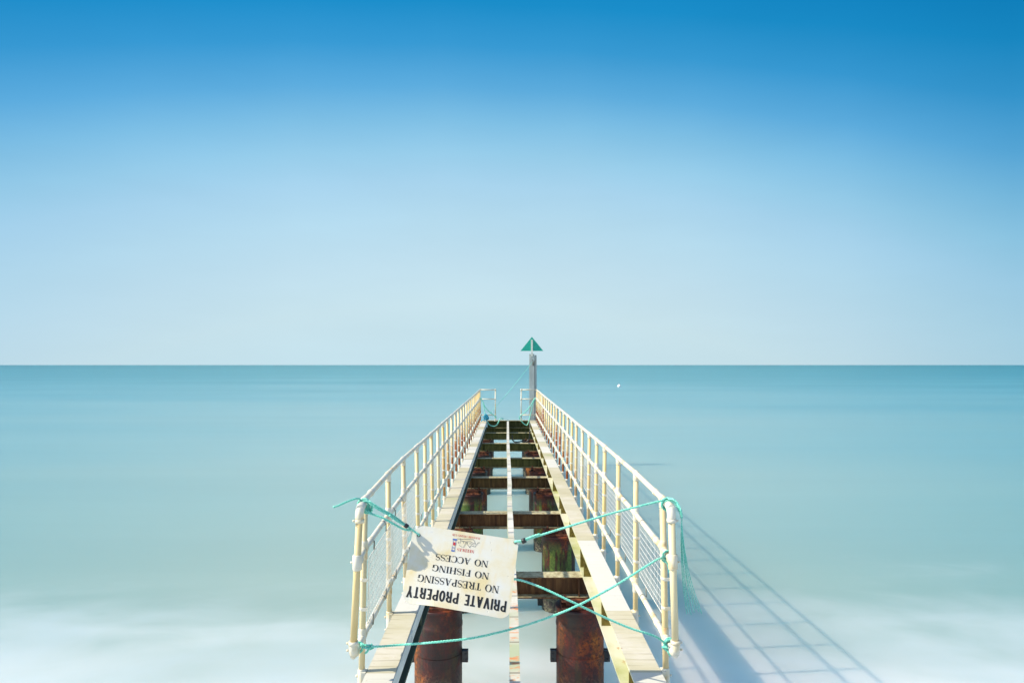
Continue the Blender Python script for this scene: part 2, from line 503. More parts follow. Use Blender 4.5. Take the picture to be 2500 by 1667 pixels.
def rope_into(mb, pts, r=.008, pitch=.055, strands=3, seg=12, n=6):
    """a laid rope: three strands wound round a smooth path"""
    path = resample(spline(pts, seg), pitch / 7)
    up = None; frames = []
    for i, p in enumerate(path):
        d = (path[min(i + 1, len(path) - 1)] - path[max(i - 1, 0)]).normalized()
        up = d.orthogonal().normalized() if up is None else (up - d * up.dot(d)).normalized()
        frames.append((p, up.copy(), d.cross(up)))
    for k in range(strands):
        mb.tube([p + (u * math.cos(2 * PI * (i / 7 + k / strands)) + w * math.sin(2 * PI * (i / 7 + k / strands))) * r * .64
                 for i, (p, u, w) in enumerate(frames)], r * .50, n)
    return mb


def coil_into(mb, c, axis, R, r, turns=2, pitch=None, start=0, slack=.0):
    """turns of rope round a pipe"""
    axis = V(axis).normalized(); u = axis.orthogonal().normalized(); w = axis.cross(u)
    pitch = pitch or r * 2.1
    N = int(turns * 16)
    pts = []
    for i in range(N + 1):
        a = start + 2 * PI * i / 16
        rr = R + r * .9 + slack * (0.5 + .5 * math.sin(a * .37 + start)) * r
        pts.append(V(c) + (u * math.cos(a) + w * math.sin(a)) * rr + axis * pitch * (i / 16 - turns / 2))
    return rope_into(mb, pts, r, seg=2, n=5)


# ------------------------------------------------------------------ the sea
def make_water():
    mb = MB()
    xs = [-40000, -4000, -400, -60, 0, 60, 400, 4000, 40000]; ys = [-60, 0, 30, 120, 600, 3000, 15000, 60000]
    g = [[mb.bm.verts.new((x, y, 0)) for x in xs] for y in ys]
    for j in range(len(ys) - 1):
        for i in range(len(xs) - 1):
            mb.bm.faces.new((g[j][i], g[j][i + 1], g[j + 1][i + 1], g[j + 1][i]))
    return tag(mb.build('water', M['water']), kind='structure')


make_water()

# ------------------------------------------------------------------ the pier
ZB = CZ - 1.90                 # top of the two long beams
ZG = ZB - 0.25                 # underside of the beams = top of the cross girders
YEND = 23.6
GIRDERS = [7.05, 10.0, 13.15, 15.85, 18.85, 21.75, 23.45]
pier = tag(empty('pier', (0, 0, 0)), 'stripped steel jetty of cream beams on rusty round piles running out to sea', 'pier')


def beam(name, x0, x1, mats, lip=False):
    """an I section laid along the pier; mats: top, sides"""
    mb = MB(); c = (x0 + x1) / 2; tf = .016
    y0, y1 = -.6, YEND
    n = 48
    lipd = .085 if lip else 0
    ys = [y0 + (y1 - y0) * i / n for i in range(n + 1)]
    mb.box((x0, y0, ZB - tf), (x1, y1, ZB), 1)
    mb.box((c - .006, y0, ZG + tf), (c + .006, y1, ZB - tf), 1)
    mb.box((x0, y0, ZG), (x1, y1, ZG + tf), 1)
    for f in mb.bm.faces:
        if f.normal.z > .5 or (abs(sum(v.co.z for v in f.verts) / len(f.verts) - ZB) < 1e-4): f.material_index = 0
    o = mb.build(name, mats, pier)
    return o


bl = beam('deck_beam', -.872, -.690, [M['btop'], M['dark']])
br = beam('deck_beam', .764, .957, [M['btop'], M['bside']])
lipb = MB().box((-.698, -.6, ZB - .100), (-.686, YEND, ZB - .003))
for k in range(24):                                   # cleats left along the lip
    y = 3.2 + k * .84 + random.uniform(-.05, .05)
    lipb.box((-.686, y, ZB - .088), (-.680, y + .055, ZB - .012))
lipb.build('beam_lip', M['lip'], bl)
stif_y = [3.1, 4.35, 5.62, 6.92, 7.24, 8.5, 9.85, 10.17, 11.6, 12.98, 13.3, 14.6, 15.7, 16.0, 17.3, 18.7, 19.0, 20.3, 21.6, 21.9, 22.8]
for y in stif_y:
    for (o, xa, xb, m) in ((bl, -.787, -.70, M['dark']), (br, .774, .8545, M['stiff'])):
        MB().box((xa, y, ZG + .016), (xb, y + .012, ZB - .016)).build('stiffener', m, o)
    if y < 12:
        MB().box((.8665, y, ZG + .016), (.947, y + .012, ZB - .016)).build('stiffener', M['bside'], br)

# the thin buckled joist down the middle
jx = [(-.6, .046), (2.0, .047), (4.1, .046), (5.3, .052), (7.0, .046), (8.0, .042), (8.55, .040), (9.2, .033), (9.6, .036), (10.1, .031), (10.9, .041),
      (11.6, .036), (12.6, .036), (14.1, .031), (15.5, .024), (17.2, .017), (20, .019), (YEND - .05, .022)]
mb = MB()
cs = []
for y, x in jx:
    wx = .033 + random.uniform(-.001, .001)
    cs.append([mb.bm.verts.new((x + sx * wx, y, z)) for sx, z in ((-1, ZG), (1, ZG), (1, ZB), (-1, ZB))])
for a, b in zip(cs, cs[1:]):
    for k in range(4):
        f = mb.bm.faces.new((a[k], a[(k + 1) % 4], b[(k + 1) % 4], b[k])); f.material_index = 0 if k == 2 else 1
f = mb.bm.faces.new(list(reversed(cs[0]))); f.material_index = 1
f = mb.bm.faces.new(cs[-1]); f.material_index = 1
mb.build('centre_joist', [M['jtop'], M['bside']], pier)

GH = .212


def girder(y, zt=ZG, stiff=(-.69, .73), x0=-.97, x1=1.06, gh=GH):
    hw = .103
    mb = MB()
    mb.box((x0, y - hw, zt - .014), (x1, y + hw, zt)); mb.box((x0, y - .005, zt - gh + .014), (x1, y + .005, zt - .014))
    mb.box((x0, y - hw, zt - gh), (x1, y + hw, zt - gh + .014))
    o = mb.build('cross_girder', M['girder'], pier)
    for x in stiff:
        for sgn in (-1, 1):
            ya, yb = sorted((y + sgn * .005, y + sgn * .095))
            MB().box((x - .006, ya, zt - gh + .014), (x + .006, yb, zt - .014)).build('stiffener', M['girder'], o)
    return o


for y in GIRDERS[:-1]: girder(y)
girder(GIRDERS[-1], stiff=(-.69, -.43, -.18, .21, .46, .73))
# end girder at deck level, between the two long beams
girder(YEND - .11, zt=ZB, stiff=(-.43, -.18, .21, .46), x0=-.685, x1=.760, gh=.249)


def pile(x, y, first=None):
    zt = ZG - GH
    mb = MB(); R = .243
    prof = [(R * .985, -2.0), (R, .0), (R, .86), (R * 1.012, .865), (R * 1.02, .885), (R * 1.012, .905), (R, .91), (R * .998, zt - .13), (R * 1.03, zt - .125), (R * 1.03, zt - .095)]
    mb.lathe(prof, (0, 0, 0), 48)
    o = mb.build('pile', M['pile'], pier); o.location = (x, y, 0)
    cb = MB()
    cb.box((-.20, -.19, zt - .095), (.20, .19, zt - .070)); cb.box((-.15, -.14, zt - .070), (.15, .14, zt - .026)); cb.box((-.20, -.165, zt - .026), (.20, .165, zt - .0005))
    for sx in (-.165, .165):
        cb.lathe([(.017, zt), (.017, zt + .030), (.010, zt + .032), (.010, zt + .045)], (sx, -.135, 0), 6)
    cap = cb.build('pile_cap', M['cap'], o, .004)
    return o


def clamp(o, z):
    R = .243
    mb = MB()
    n = 40
    for r0, r1 in ((R + .001, R + .004),):
        for k in range(n):
            a0, a1 = 2 * PI * k / n, 2 * PI * (k + 1) / n
            q = lambda r, a, zz: mb.bm.verts.new((r * math.cos(a), r * math.sin(a), zz))
            mb.bm.faces.new((q(r1, a0, z - .05), q(r1, a1, z - .05), q(r1, a1, z + .05), q(r1, a0, z + .05)))
            mb.bm.faces.new((q(r1, a0, z + .05), q(r1, a1, z + .05), q(r0, a1, z + .05), q(r0, a0, z + .05)))
    bmesh.ops.remove_doubles(mb.bm, verts=mb.bm.verts, dist=1e-5)
    band = mb.build('clamp_band', M['pile'], o)
    for s in (-1, 1):
        eb = MB()
        xa, xb = sorted((s * (R - .01), s * (R + .062)))
        eb.box((xa, -.034, z - .058), (xb, -.012, z + .058)); eb.box((xa, .012, z - .058), (xb, .034, z + .058))
        eb.box((min(s * (R - .01), s * (R + .03)), -.012, z - .05), (max(s * (R - .01), s * (R + .03)), .012, z + .05))
        for zz in (-.028, .028):
            eb.tube([(s * (R + .038), -.05, z + zz), (s * (R + .038), .05, z + zz)], .009, 6)
        eb.build('clamp_ear', M['clamp'], band, .004)


for i, y in enumerate(GIRDERS):
    for x in (-.705, .748):
        o = pile(x, y + .02 + (.12 if i == 6 else 0))
        if i < 2: clamp(o, .555 if i == 0 else .10)

# ------------------------------------------------------------------ the railings
HR, HM, HL = CZ - .84, CZ - 1.155, CZ - 1.695
POSTY = [4.27, 5.27, 6.12, 7.0, 7.67, 8.35, 9.1, 9.87, 10.6, 11.35, 12.15, 12.95, 13.8, 14.65, 15.5, 16.35, 17.2, 18.1, 18.95, 19.8, 20.65, 21.5, 22.35, 23.25]
RP, RR = .0195, .0188
_post_meshes = {}


def post_proto():
    if 'p' in _post_meshes: return _post_meshes
    mb = MB(); mb.tube([(0, 0, -.18), (0, 0, HR - ZB)], RP, 16); me = mb.build('post', M['post']); _post_meshes['p'] = me.data; bpy.data.objects.remove(me)
    mb = MB()                                          # palm socket bolted on the beam side
    mb.tube([(0, 0, -.175), (0, 0, -.17), (0, 0, .012), (0, 0, .016)], [.021, .0235, .0235, .021], 14)
    mb.box((-.03, -.034, -.16), (-.004, .034, .004))
    for z in (-.03, -.125): mb.tube([(.022, 0, z), (.036, 0, z)], .008, 6)
    me = mb.build('base_socket', M['rail'], bevel=0); _post_meshes['s'] = me.data; bpy.data.objects.remove(me)
    for k, down in (('t', 1), ('m', 0)):
        mb = MB()
        mb.tube([(0, -.042, 0), (0, -.040, 0), (0, .040, 0), (0, .042, 0)], [RR + .002, RR + .0040, RR + .0040, RR + .002], 16)
        mb.tube([(0, 0, -.058), (0, 0, -.054), (0, 0, .0 if down else .054), (0, 0, .002 if down else .058)], [RP + .0015, RP + .0038, RP + .0038, RP + .0015], 16)
        mb.tube([(0, -.03, -.026), (0, -.03, -.034)], .006, 6)
        me = mb.build('tee_fitting', M['rail']); _post_meshes[k] = me.data; bpy.data.objects.remove(me)
    mb = MB()
    for z in (0,):
        mb.tube([(0, 0, z - .010), (0, 0, z - .009), (0, 0, z + .009), (0, 0, z + .010)], [RP + .001, RP + .0024, RP + .0024, RP + .001], 12)
        mb.box((-.004, -.006 - RP, z - .01), (.03, -.002 - RP, z + .01))
    me = mb.build('clip_band', M['rail']); _post_meshes['c'] = me.data; bpy.data.objects.remove(me)
    return _post_meshes


def railing(side):
    sgn = -1 if side == 'left' else 1
    if side == 'left':
        xt = lambda y: -.868 if y < 4.1 else (-.890 if y < 4.6 else (-.922 if y < 5.6 else -.930))
        xb = lambda y: -.905
        lab = 'cream tubular railing with mesh panels on the left side of the pier'
        ymax = None
    else:
        xt = lambda y: .968 if y < 4.1 else (.978 if y < 4.6 else (.999 if y < 5.6 else 1.008))
        xb = lambda y: .990
        lab = 'cream tubular railing with sunlit mesh panels on the right side of the pier'
    R = tag(empty('railing', (xb(0), 4.0, ZB)), lab, 'railing', 'railings along the pier')
    off = -R.location
    pm = post_proto()
    Z = {'t': HR, 'm': HM, 'l': HL}
    line = {'t': [], 'm': [], 'l': []}
    rnd = random.Random(3 if sgn < 0 else 5)

    def put(mesh, name, parent, loc, rot=None):
        o = bpy.data.objects.new(name, mesh); COL.objects.link(o); o.parent = parent; o.location = loc
        if rot: o.rotation_euler = rot
        return o
    yl = 4.0
    for k in 'tml':
        tt = (Z[k] - ZB) / (HR - ZB)
        line[k].append(V((xb(yl) + (xt(yl) - xb(yl)) * tt if k != 't' else xt(yl), yl, Z[k])))
    for i, y in enumerate(POSTY):
        y += (rnd.uniform(-.02, .02) if 0 < i < 23 else 0)
        base = V((xb(y), y, ZB)); top = V((xt(y) + rnd.uniform(-.004, .004), y + rnd.uniform(-.012, .012), HR))
        d = top - base
        q = V((0, 0, 1)).rotation_difference(d.normalized()).to_euler()
        p = put(pm['p'], 'post', R, base + off, q)
        put(pm['s'], 'base_socket', p, (0, 0, 0), (0, 0, 0 if sgn > 0 else PI))
        for k in 'tml':
            h = (Z[k] - ZB) / (HR - ZB)
            put(pm['t' if k == 't' else 'm'], 'tee_fitting', p, (0, 0, (HR - ZB) * h))
            line[k].append(base + d * h)
        for dz in (-.18, -.36): put(pm['c'], 'clip_band', p, (0, 0, HM - ZB + dz), (0, 0, 0))
    # long rails
    for k, nm in (('t', 'top_rail'), ('m', 'middle_rail'), ('l', 'lower_rail')):
        mb = MB(); mb.tube([p + off for p in (line[k] if k == 'm' else line[k][0:1] + line[k][1:])], RR, 16)
        # sleeve joints every few posts
        for j in range(2, len(line[k]), 3):
            a, b = line[k][j - 1], line[k][j]; c = a.lerp(b, .22); dd = (b - a).normalized() * .03
            mb.tube([c + off - dd, c + off - dd * .96, c + off + dd * .96, c + off + dd], [RR + .001, RR + .004, RR + .004, RR + .001], 16)
        mb.build(nm, M['rail'], R)
    # shore end loop: elbow, upright with a tee in the middle, elbow
    a, m_, l_ = line['t'][0], line['m'][0], line['l'][0]
    r2 = .0205
    mb = MB()
    mb.tube([a + off + V((0, 0, -.06)), l_ + off + V((0, 0, .05))], r2, 18)
    lo = mb.build('end_upright', M['post'], R)

    def elbow(c, up):
        pts = [];
        for i in range(9):
            t = i / 8 * PI / 2
            pts.append(c + V((0, .052 - .052 * math.sin(t), (-.052 + .052 * math.cos(t)) * up)))
        pts = [pts[0] + V((0, .022, 0))] + pts + [pts[-1] + V((0, 0, -.030 * up))]
        rr = [.0245] + [.0255] * 9 + [.0255]
        eb = MB().tube([p + off for p in pts], rr, 18)
        e = pts[-1]
        eb.tube([e + off + V((0, 0, .018 * up)), e + off + V((0, 0, -.004 * up))], .0285, 18)
        eb.tube([e + off + V((sgn * .028, 0, .008 * up)), e + off + V((sgn * .040, 0, .008 * up))], .007, 6)
        if up < 0: eb.tube([e + off + V((sgn * .028, 0, -.05 * 1)), e + off + V((sgn * .040, 0, -.05 * 1))], .007, 6)
        return eb.build('elbow_fitting', M['rail'], lo)
    elbow(a, 1); elbow(l_, -1)
    eb = MB().tube([m_ + off + V((0, 0, -.045)), m_ + off + V((0, 0, -.041)), m_ + off + V((0, 0, .041)), m_ + off + V((0, 0, .045))], [.024, .0275, .0275, .024], 18)
    eb.tube([m_ + off, m_ + off + V((0, .05, 0))], .028, 16)
    eb.tube([m_ + off + V((sgn * .026, 0, 0)), m_ + off + V((sgn * .040, 0, 0))], .007, 6)
    eb.build('tee_fitting', M['rail'], lo)
    # seaward return frame
    ye = POSTY[-1]; xin = line['t'][-1].x - sgn * .53
    fb = MB()
    for k in 'tml':
        e = line[k][-1]
        fb.tube([e + off, V((xin, ye, e.z)) + off], .0185, 12)
    fb.tube([V((xin, ye, ZB + .004)) + off, V((xin, ye, HR)) + off], .0185, 12)
    fb.tube([V((xin, ye, ZB + .001)) + off, V((xin, ye, ZB + .012)) + off], .045, 12)
    fb.tube([V((xin, ye, ZB + .012)) + off, V((xin, ye, ZB + .07)) + off], .026, 12)
    for z in (HR, HM, HL): fb.tube([V((xin, ye, z - .04)) + off, V((xin, ye, z + .03)) + off], .026, 12)
    fb.build('return_frame', M['rail'], R)
    # mesh infill: horizontal and upright wires in every bay
    for i in range(1, len(line['m']) - 1):
        m0, m1, l0, l1 = line['m'][i], line['m'][i + 1], line['l'][i], line['l'][i + 1]
        o_ = V((.026 if sgn > 0 or i < 3 else -.026, 0, 0)) + off
        mb = MB()
        y0, y1 = m0.y + .03, m1.y - .03
        sag = rnd.uniform(-.006, .006)
        f = lambda t, h: (l0.lerp(l1, t)).lerp(m0.lerp(m1, t), h) + o_ + V((sag * 4 * h * (1 - h) * math.sin(PI * t), 0, 0))
        H = m0.z - l0.z; L = m1.y - m0.y
        h0, h1 = .075 / H, 1 - .058 / H
        t0, t1 = .03 / L, 1 - .03 / L
        nr = 9; nc = max(6, int(L / .049))
        wr = .0020 if i < 4 else (.0016 if i < 9 else .0013)
        for r in range(nr + 1):
            h = h0 + (h1 - h0) * r / nr
            w = .0034 if r in (0, nr) else wr
            mb.tube([f(t0 + (t1 - t0) * q / 3, h) for q in range(4)], w, 4, caps=False)
        for c in range(nc + 1):
            t = t0 + (t1 - t0) * c / nc
            w = .0030 if c in (0, nc) else wr
            mb.tube([f(t, h0), f(t, (h0 + h1) / 2), f(t, h1)], w, 4, caps=False)
        pn = mb.build('mesh_panel', M['wire'], R)
        if i < 10:                                       # wire clips that hang the panel on the rails
            for t in (.22, .72):
                for h, hh in ((h1, 1.0), (h0, 0.0)):
                    cb = MB()
                    A = f(t, h); B = f(t, hh)
                    cb.tube([A + V((0, -.012, 0)), B + V((.0, -.004, 0)), B + V((0, .006, 0)), A + V((0, .012, 0))], .0028, 5)
                    dx = -.026 if (sgn > 0 or i < 3) else .026
                    cb.tube([B + V((dx, -.006, 0)), B + V((dx, .006, 0))], RR + .0022, 12)
                    cb.build('wire_clip', M['clip'], pn)
    return R, line


RL, LL = railing('left')
RRt, LRt = railing('right')

# ------------------------------------------------------------------ the hanging sign
TLs, TRs = P(1010, 1279, 4.15), P(1267, 1318, 4.15)
BRs, BLs = P(1242, 1512, 3.90), P(980, 1466, 3.90)
# sign crop coordinates (measured) -> photo pixels
CR = lambda x, y: (970 + x / 5.806, 1260 + y / 5.806)
corn = [(1010, 1279), (1267, 1318), (1242, 1512), (980, 1466)]


def bil(s, t):
    a = [corn[0][k] * (1 - s) * (1 - t) + corn[1][k] * s * (1 - t) + corn[2][k] * s * t + corn[3][k] * (1 - s) * t for k in (0, 1)]
    return a


def inv(x, y):
    u, v = CR(x, y); s, t = .5, .5
    for _ in range(12):
        a = bil(s, t); e = 1e-4
        b = bil(s + e, t); c = bil(s, t + e)
        j = [[(b[0] - a[0]) / e, (c[0] - a[0]) / e], [(b[1] - a[1]) / e, (c[1] - a[1]) / e]]
        d = j[0][0] * j[1][1] - j[0][1] * j[1][0]
        rx, ry = u - a[0], v - a[1]
        s += (rx * j[1][1] - ry * j[0][1]) / d; t += (ry * j[0][0] - rx * j[1][0]) / d
    return s, t


SN = ((TRs - TLs).cross(BLs - TLs)).normalized()
if SN.y > 0: SN = -SN


def sp(s, t, off=0.0):
    p = TLs.lerp(TRs, s).lerp(BLs.lerp(BRs, s), t)
    bow = .016 * math.sin(PI * t) * (1 - .4 * s) - .012 * math.sin(PI * s) * t
    curl = -.05 * max(0, (t - .80) / .20) ** 2 * max(0, (.30 - s) / .30) ** 1.2
    return p + SN * (off - bow + curl)


sign = tag(empty('warning_sign', sp(.5, .5)), 'white plastic sign hanging upside down reading private property no trespassing', 'sign')
SO = -sign.location


def sign_plate():
    mb = MB(); nx, ny = 30, 22
    lay = mb.bm.loops.layers.uv.new('uv')

    def warp(s, t):
        def cut(s, t, cs, ct, a, b):
            ds, dt = abs(s - cs) / a, abs(t - ct) / b
            if ds + dt < 1:
                k = 1 / max(ds + dt, .25) if ds + dt > 0 else 1
                add = (1 - ds - dt) / 2
                ds += add; dt += add
                return (cs + (ds * a if cs < .5 else -ds * a), ct + (dt * b if ct < .5 else -dt * b))
            return s, t
        s, t = cut(s, t, 0, 0, .085, .085)
        s, t = cut(s, t, 1, 1, .055, .065)
        s, t = cut(s, t, 0, 1, .055, .075)
        s, t = cut(s, t, 1, 0, .012, .016)
        return s, t
    front = []; back = []
    for j in range(ny + 1):
        fr = []; bk = []
        for i in range(nx + 1):
            s, t = warp(i / nx, j / ny)
            fr.append((mb.bm.verts.new(sp(s, t, 0) + SO), s, t)); bk.append((mb.bm.verts.new(sp(s, t, -.005) + SO), s, t))
        front.append(fr); back.append(bk)

    def quad(vs):
        try: f = mb.bm.faces.new([v[0] for v in vs])
        except ValueError: return
        f.smooth = False
        for lp, v in zip(f.loops, vs): lp[lay].uv = (v[1] * 1.4, v[2])
    for j in range(ny):
        for i in range(nx):
            quad((front[j][i], front[j + 1][i], front[j + 1][i + 1], front[j][i + 1]))
            quad((back[j][i], back[j][i + 1], back[j + 1][i + 1], back[j + 1][i]))
    for i in range(nx):
        quad((front[0][i], front[0][i + 1], back[0][i + 1], back[0][i])); quad((front[ny][i + 1], front[ny][i], back[ny][i], back[ny][i + 1]))
    for j in range(ny):
        quad((front[j + 1][0], front[j][0], back[j][0], back[j + 1][0])); quad((front[j][nx], front[j + 1][nx], back[j + 1][nx], back[j][nx]))
    me = mb.build('board', M['sign'], sign)
    for p in me.data.polygons: p.use_smooth = False
    return me


sign_plate()


# letters as flat ink shapes on the bent board
def ring(cx, cy, rx, ry, T, t, a0=0, a1=360, n=28):
    o = []; ix, iy = max(.01, rx - T), max(.01, ry - t)
    for k in range(n):
        A = math.radians(a0 + (a1 - a0) * k / n); B = math.radians(a0 + (a1 - a0) * (k + 1) / n)
        o.append([(cx + rx * math.cos(A), cy + ry * math.sin(A)), (cx + rx * math.cos(B), cy + ry * math.sin(B)),
                  (cx + ix * math.cos(B), cy + iy * math.sin(B)), (cx + ix * math.cos(A), cy + iy * math.sin(A))])
    return o


def bar(x0, y0, x1, y1): return [[(x0, y0), (x1, y0), (x1, y1), (x0, y1)]]


def diag(xa, ya, xb, yb, w): return [[(xa, ya), (xa + w, ya), (xb + w, yb), (xb, yb)]]


def glyph(ch, T, t, sf):
    """quads in a 1-high box and the advance width; T thick, t thin, sf serif length (0 for sans)"""
    q = []; h = t * .8

    def ser(xc, y, w=None):
        if sf:
            w = w or (T / 2 + sf)
            q.extend(bar(xc - w, 0 if y == 0 else 1 - h, xc + w, h if y == 0 else 1))
    if ch == 'I':
        q += bar(sf, 0, sf + T, 1); ser(sf + T / 2, 0); ser(sf + T / 2, 1); w = 2 * sf + T
    elif ch == 'N':
        w = .82 if sf else .62; tn = t if sf else T * .85
        q += bar(sf, 0, sf + tn, 1) + bar(w - sf - tn, 0, w - sf, 1) + diag(w - sf - T, 0, sf, 1, T)
        ser(sf + tn / 2, 0, sf + tn); ser(w - sf - tn / 2, 1, sf + tn)
        if sf: q += bar(0, 1 - h, sf + T, 1)
    elif ch == 'O':
        w = .84 if sf else .56; q += ring(w / 2, .5, w / 2, .52, T, t)
    elif ch in 'CG':
        w = .76 if sf else .56
        q += ring(w * .54, .5, w * .54, .52, T, t, 48, 312)
        if sf:
            q += bar(w - .06, .66, w - .02, 1.0)
            if ch == 'C': q += bar(w - .05, .10, w - .01, .22)
        if ch == 'G': q += bar(w - T - .02, .04, w - .02, .46) + bar(w - T - .1, .42, w + .06, .46); w += .06
    elif ch == 'S':
        w = .58 if sf else .52
        pts = []
        for k in range(41):
            a = k / 40
            if a < .5:
                A = math.radians(35 + 235 * (a / .5)); pts.append((w * .5 + w * .40 * math.cos(A), .745 + .235 * math.sin(A)))
            else:
                A = math.radians(90 - 235 * ((a - .5) / .5)); pts.append((w * .5 + w * .44 * math.cos(A), .265 + .245 * math.sin(A)))
        for a, b in zip(pts, pts[1:]):
            dx, dy = b[0] - a[0], b[1] - a[1]; L = math.hypot(dx, dy) or 1
            mid = (a[1] + b[1]) / 2
            wd = t + (T * .95 - t) * max(0, 1 - abs(mid - .5) / .34) if sf else T * .85
            nx, ny = -dy / L * wd / 2, dx / L * wd / 2
            e = .15
            q.append([(a[0] + nx - dx * e, a[1] + ny - dy * e), (b[0] + nx + dx * e, b[1] + ny + dy * e), (b[0] - nx + dx * e, b[1] - ny + dy * e), (a[0] - nx - dx * e, a[1] - ny - dy * e)])
        if sf: q += bar(.03, .02, .07, .30) + bar(w - .11, .72, w - .07, .98)
    elif ch in 'EFL':
        w = .66 if sf else .46
        q += bar(sf, 0, sf + T, 1); tb = t if sf else T * .75
        if ch != 'L':
            q += bar(0, 1 - tb, w - .04, 1) + bar(sf + T, .5, w * .74, .5 + tb)
            if sf: q += bar(w - .09, .74, w - .04, 1) + bar(w * .68, .38, w * .74, .66)
        if ch in 'EL':
            q += bar(0, 0, w, tb)
            if sf: q += bar(w - .05, 0, w, .28)
        else: ser(sf + T / 2, 0)
    elif ch == 'H':
        w = .86 if sf else .58; tb = t if sf else T * .75
        q += bar(sf, 0, sf + T, 1) + bar(w - sf - T, 0, w - sf, 1) + bar(sf + T, .5 - tb / 2, w - sf - T, .5 + tb / 2)
        for y in (0, 1): ser(sf + T / 2, y); ser(w - sf - T / 2, y)
    elif ch == 'T':
        w = .72 if sf else .50; tb = t if sf else T * .75
        q += bar(w / 2 - T / 2, 0, w / 2 + T / 2, 1) + bar(.02, 1 - tb, w - .02, 1); ser(w / 2, 0)
        if sf: q += bar(.02, .72, .06, 1) + bar(w - .06, .72, w - .02, 1)
    elif ch == 'A':
        w = .82 if sf else .58; tn = t if sf else T * .95
        q += diag(.08 if sf else 0, 0, w / 2 - tn / 2, 1, tn) + diag(w - T - (.06 if sf else 0), 0, w / 2 - T / 2, 1, T) + bar(w * .26, .28, w * .70, .28 + (t if sf else T * .7))
        ser(.10, 0, .12); ser(w - T / 2 - .06, 0, .16)
    elif ch == 'V':
        w = .60; q += diag(w / 2 - T / 2, 0, 0, 1, T) + diag(w / 2 - T / 2, 0, w - T, 1, T)
    elif ch == 'Y':
        w = .60; q += bar(w / 2 - T / 2, 0, w / 2 + T / 2, .45) + diag(w / 2 - T / 2, .42, 0, 1, T) + diag(w / 2 - T / 2, .42, w - T, 1, T)
    elif ch in 'PRD':
        w = (.66 if ch == 'P' else .76) if sf else .54
        q += bar(sf, 0, sf + T, 1); tb = t if sf else T * .75
        x1 = w if ch == 'P' or not sf else (w - .08 if ch == 'R' else w + .06)
        y0 = 0 if ch == 'D' else .46
        ry = (1 - y0) / 2; rx = min((x1 - sf - T) * .75, .34)
        cx = x1 - rx
        q += bar(sf, 1 - tb, cx, 1) + bar(sf, y0, cx, y0 + tb) + ring(cx, y0 + ry, rx, ry, T * .95, tb, -90, 90, 16)
        if sf: q += bar(0, 1 - h, sf + .02, 1); ser(sf + T / 2, 0)
        if ch == 'R':
            if sf: q += diag(w - T + .02, 0, w * .46, .48, T) + bar(w - .08, 0, w + .06, h); w += .04
            else: q += bar(w - T - .005, 0, w - .005, .40) + bar(w - T - .06, .36, w - .03, .48)
        if ch == 'D': w = x1
    elif ch == 'U':
        w = .8; q += bar(sf, .3, sf + T, 1) + bar(w - sf - t, .3, w - sf, 1) + ring(w / 2, .32, w / 2 - sf, .34, T * .8, t, 180, 360, 16); ser(sf + T / 2, 1); ser(w - sf - t / 2, 1)
    else:
        w = .38
    return q, w


def sheet(mb, poly, off=.0018):
    vs = [mb.bm.verts.new(sp(s, t, off) + SO) for s, t in poly]
    try: mb.bm.faces.new(vs)
    except ValueError: pass


def subdiv(poly, n=4):
    """cut long quads so that they follow the bend"""
    a, b, c, d = poly
    out = []
    L1 = math.hypot(b[0] - a[0], b[1] - a[1]); L2 = math.hypot(d[0] - a[0], d[1] - a[1])
    lp = lambda p, q, k: (p[0] + (q[0] - p[0]) * k, p[1] + (q[1] - p[1]) * k)
    if L2 >= L1:
        for k in range(n): out.append([lp(a, d, k / n), lp(b, c, k / n), lp(b, c, (k + 1) / n), lp(a, d, (k + 1) / n)])
    else:
        for k in range(n): out.append([lp(a, b, k / n), lp(a, b, (k + 1) / n), lp(d, c, (k + 1) / n), lp(d, c, k / n)])
    return out


def textline(name, txt, start, end, cap, mat, T=.17, t=.05, sf=.08, gap=.12, extra=1.0):
    """start/end: crop pixels of the baseline (right and left in the photo, the board hangs upside down); cap: cap height in crop px"""
    s0, t0 = inv(*start); s1, t1 = inv(*end)
    sc, tc = inv(start[0] - cap * .12, start[1] + cap)
    hgt = tc - t0
    adv = 0; gl = []
    for ch in txt:
        q, w = glyph(ch, T, t, sf); gl.append((q, adv, w)); adv += w + gap
    adv -= gap
    mb = MB()
    for i, (q, a, w) in enumerate(gl):
        if txt[i] == ' ':
            mb.build(name, mat, sign); mb = MB(); continue
        lift = .00002 * i
        for j, poly in enumerate(q):
            for pp in subdiv(poly, 3):
                pts = []
                for x, y in pp:
                    k = (a + x) / adv
                    pts.append((s0 + (s1 - s0) * k - (sc - s0) * 0 * y, t0 + (t1 - t0) * k + hgt * y))
                sheet(mb, pts, .0012 + .00005 * j % .0011)
    return mb.build(name, mat, sign)


textline('bold_lettering', 'PRIVATE PROPERTY', (1552, 1210), (140, 985), 152, M['ink'], T=.19, t=.19, sf=0, gap=.10)
textline('serif_lettering', 'NO TRESPASSING', (1442, 1003), (290, 828), 100, M['ink'], gap=.07)
textline('serif_lettering', 'NO FISHING', (1300, 817), (495, 690), 92, M['ink'], gap=.07)
textline('serif_lettering', 'NO ACCESS', (1288, 645), (548, 535), 92, M['ink'], gap=.07)
textline('red_lettering', 'NEEDLES', (1087, 488), (848, 455), 42, M['red'], gap=.08)
textline('red_lettering', 'PLEASURE CRUISES LTD', (1172, 302), (782, 246), 30, M['red'], gap=.08)

# the little ship and lighthouse drawing, from pixels of the enlarged emblem
EM = lambda x, y: inv((1100 + x / 16.8 - 970) * 5.806, (1280 + y / 16.8 - 1260) * 5.806)


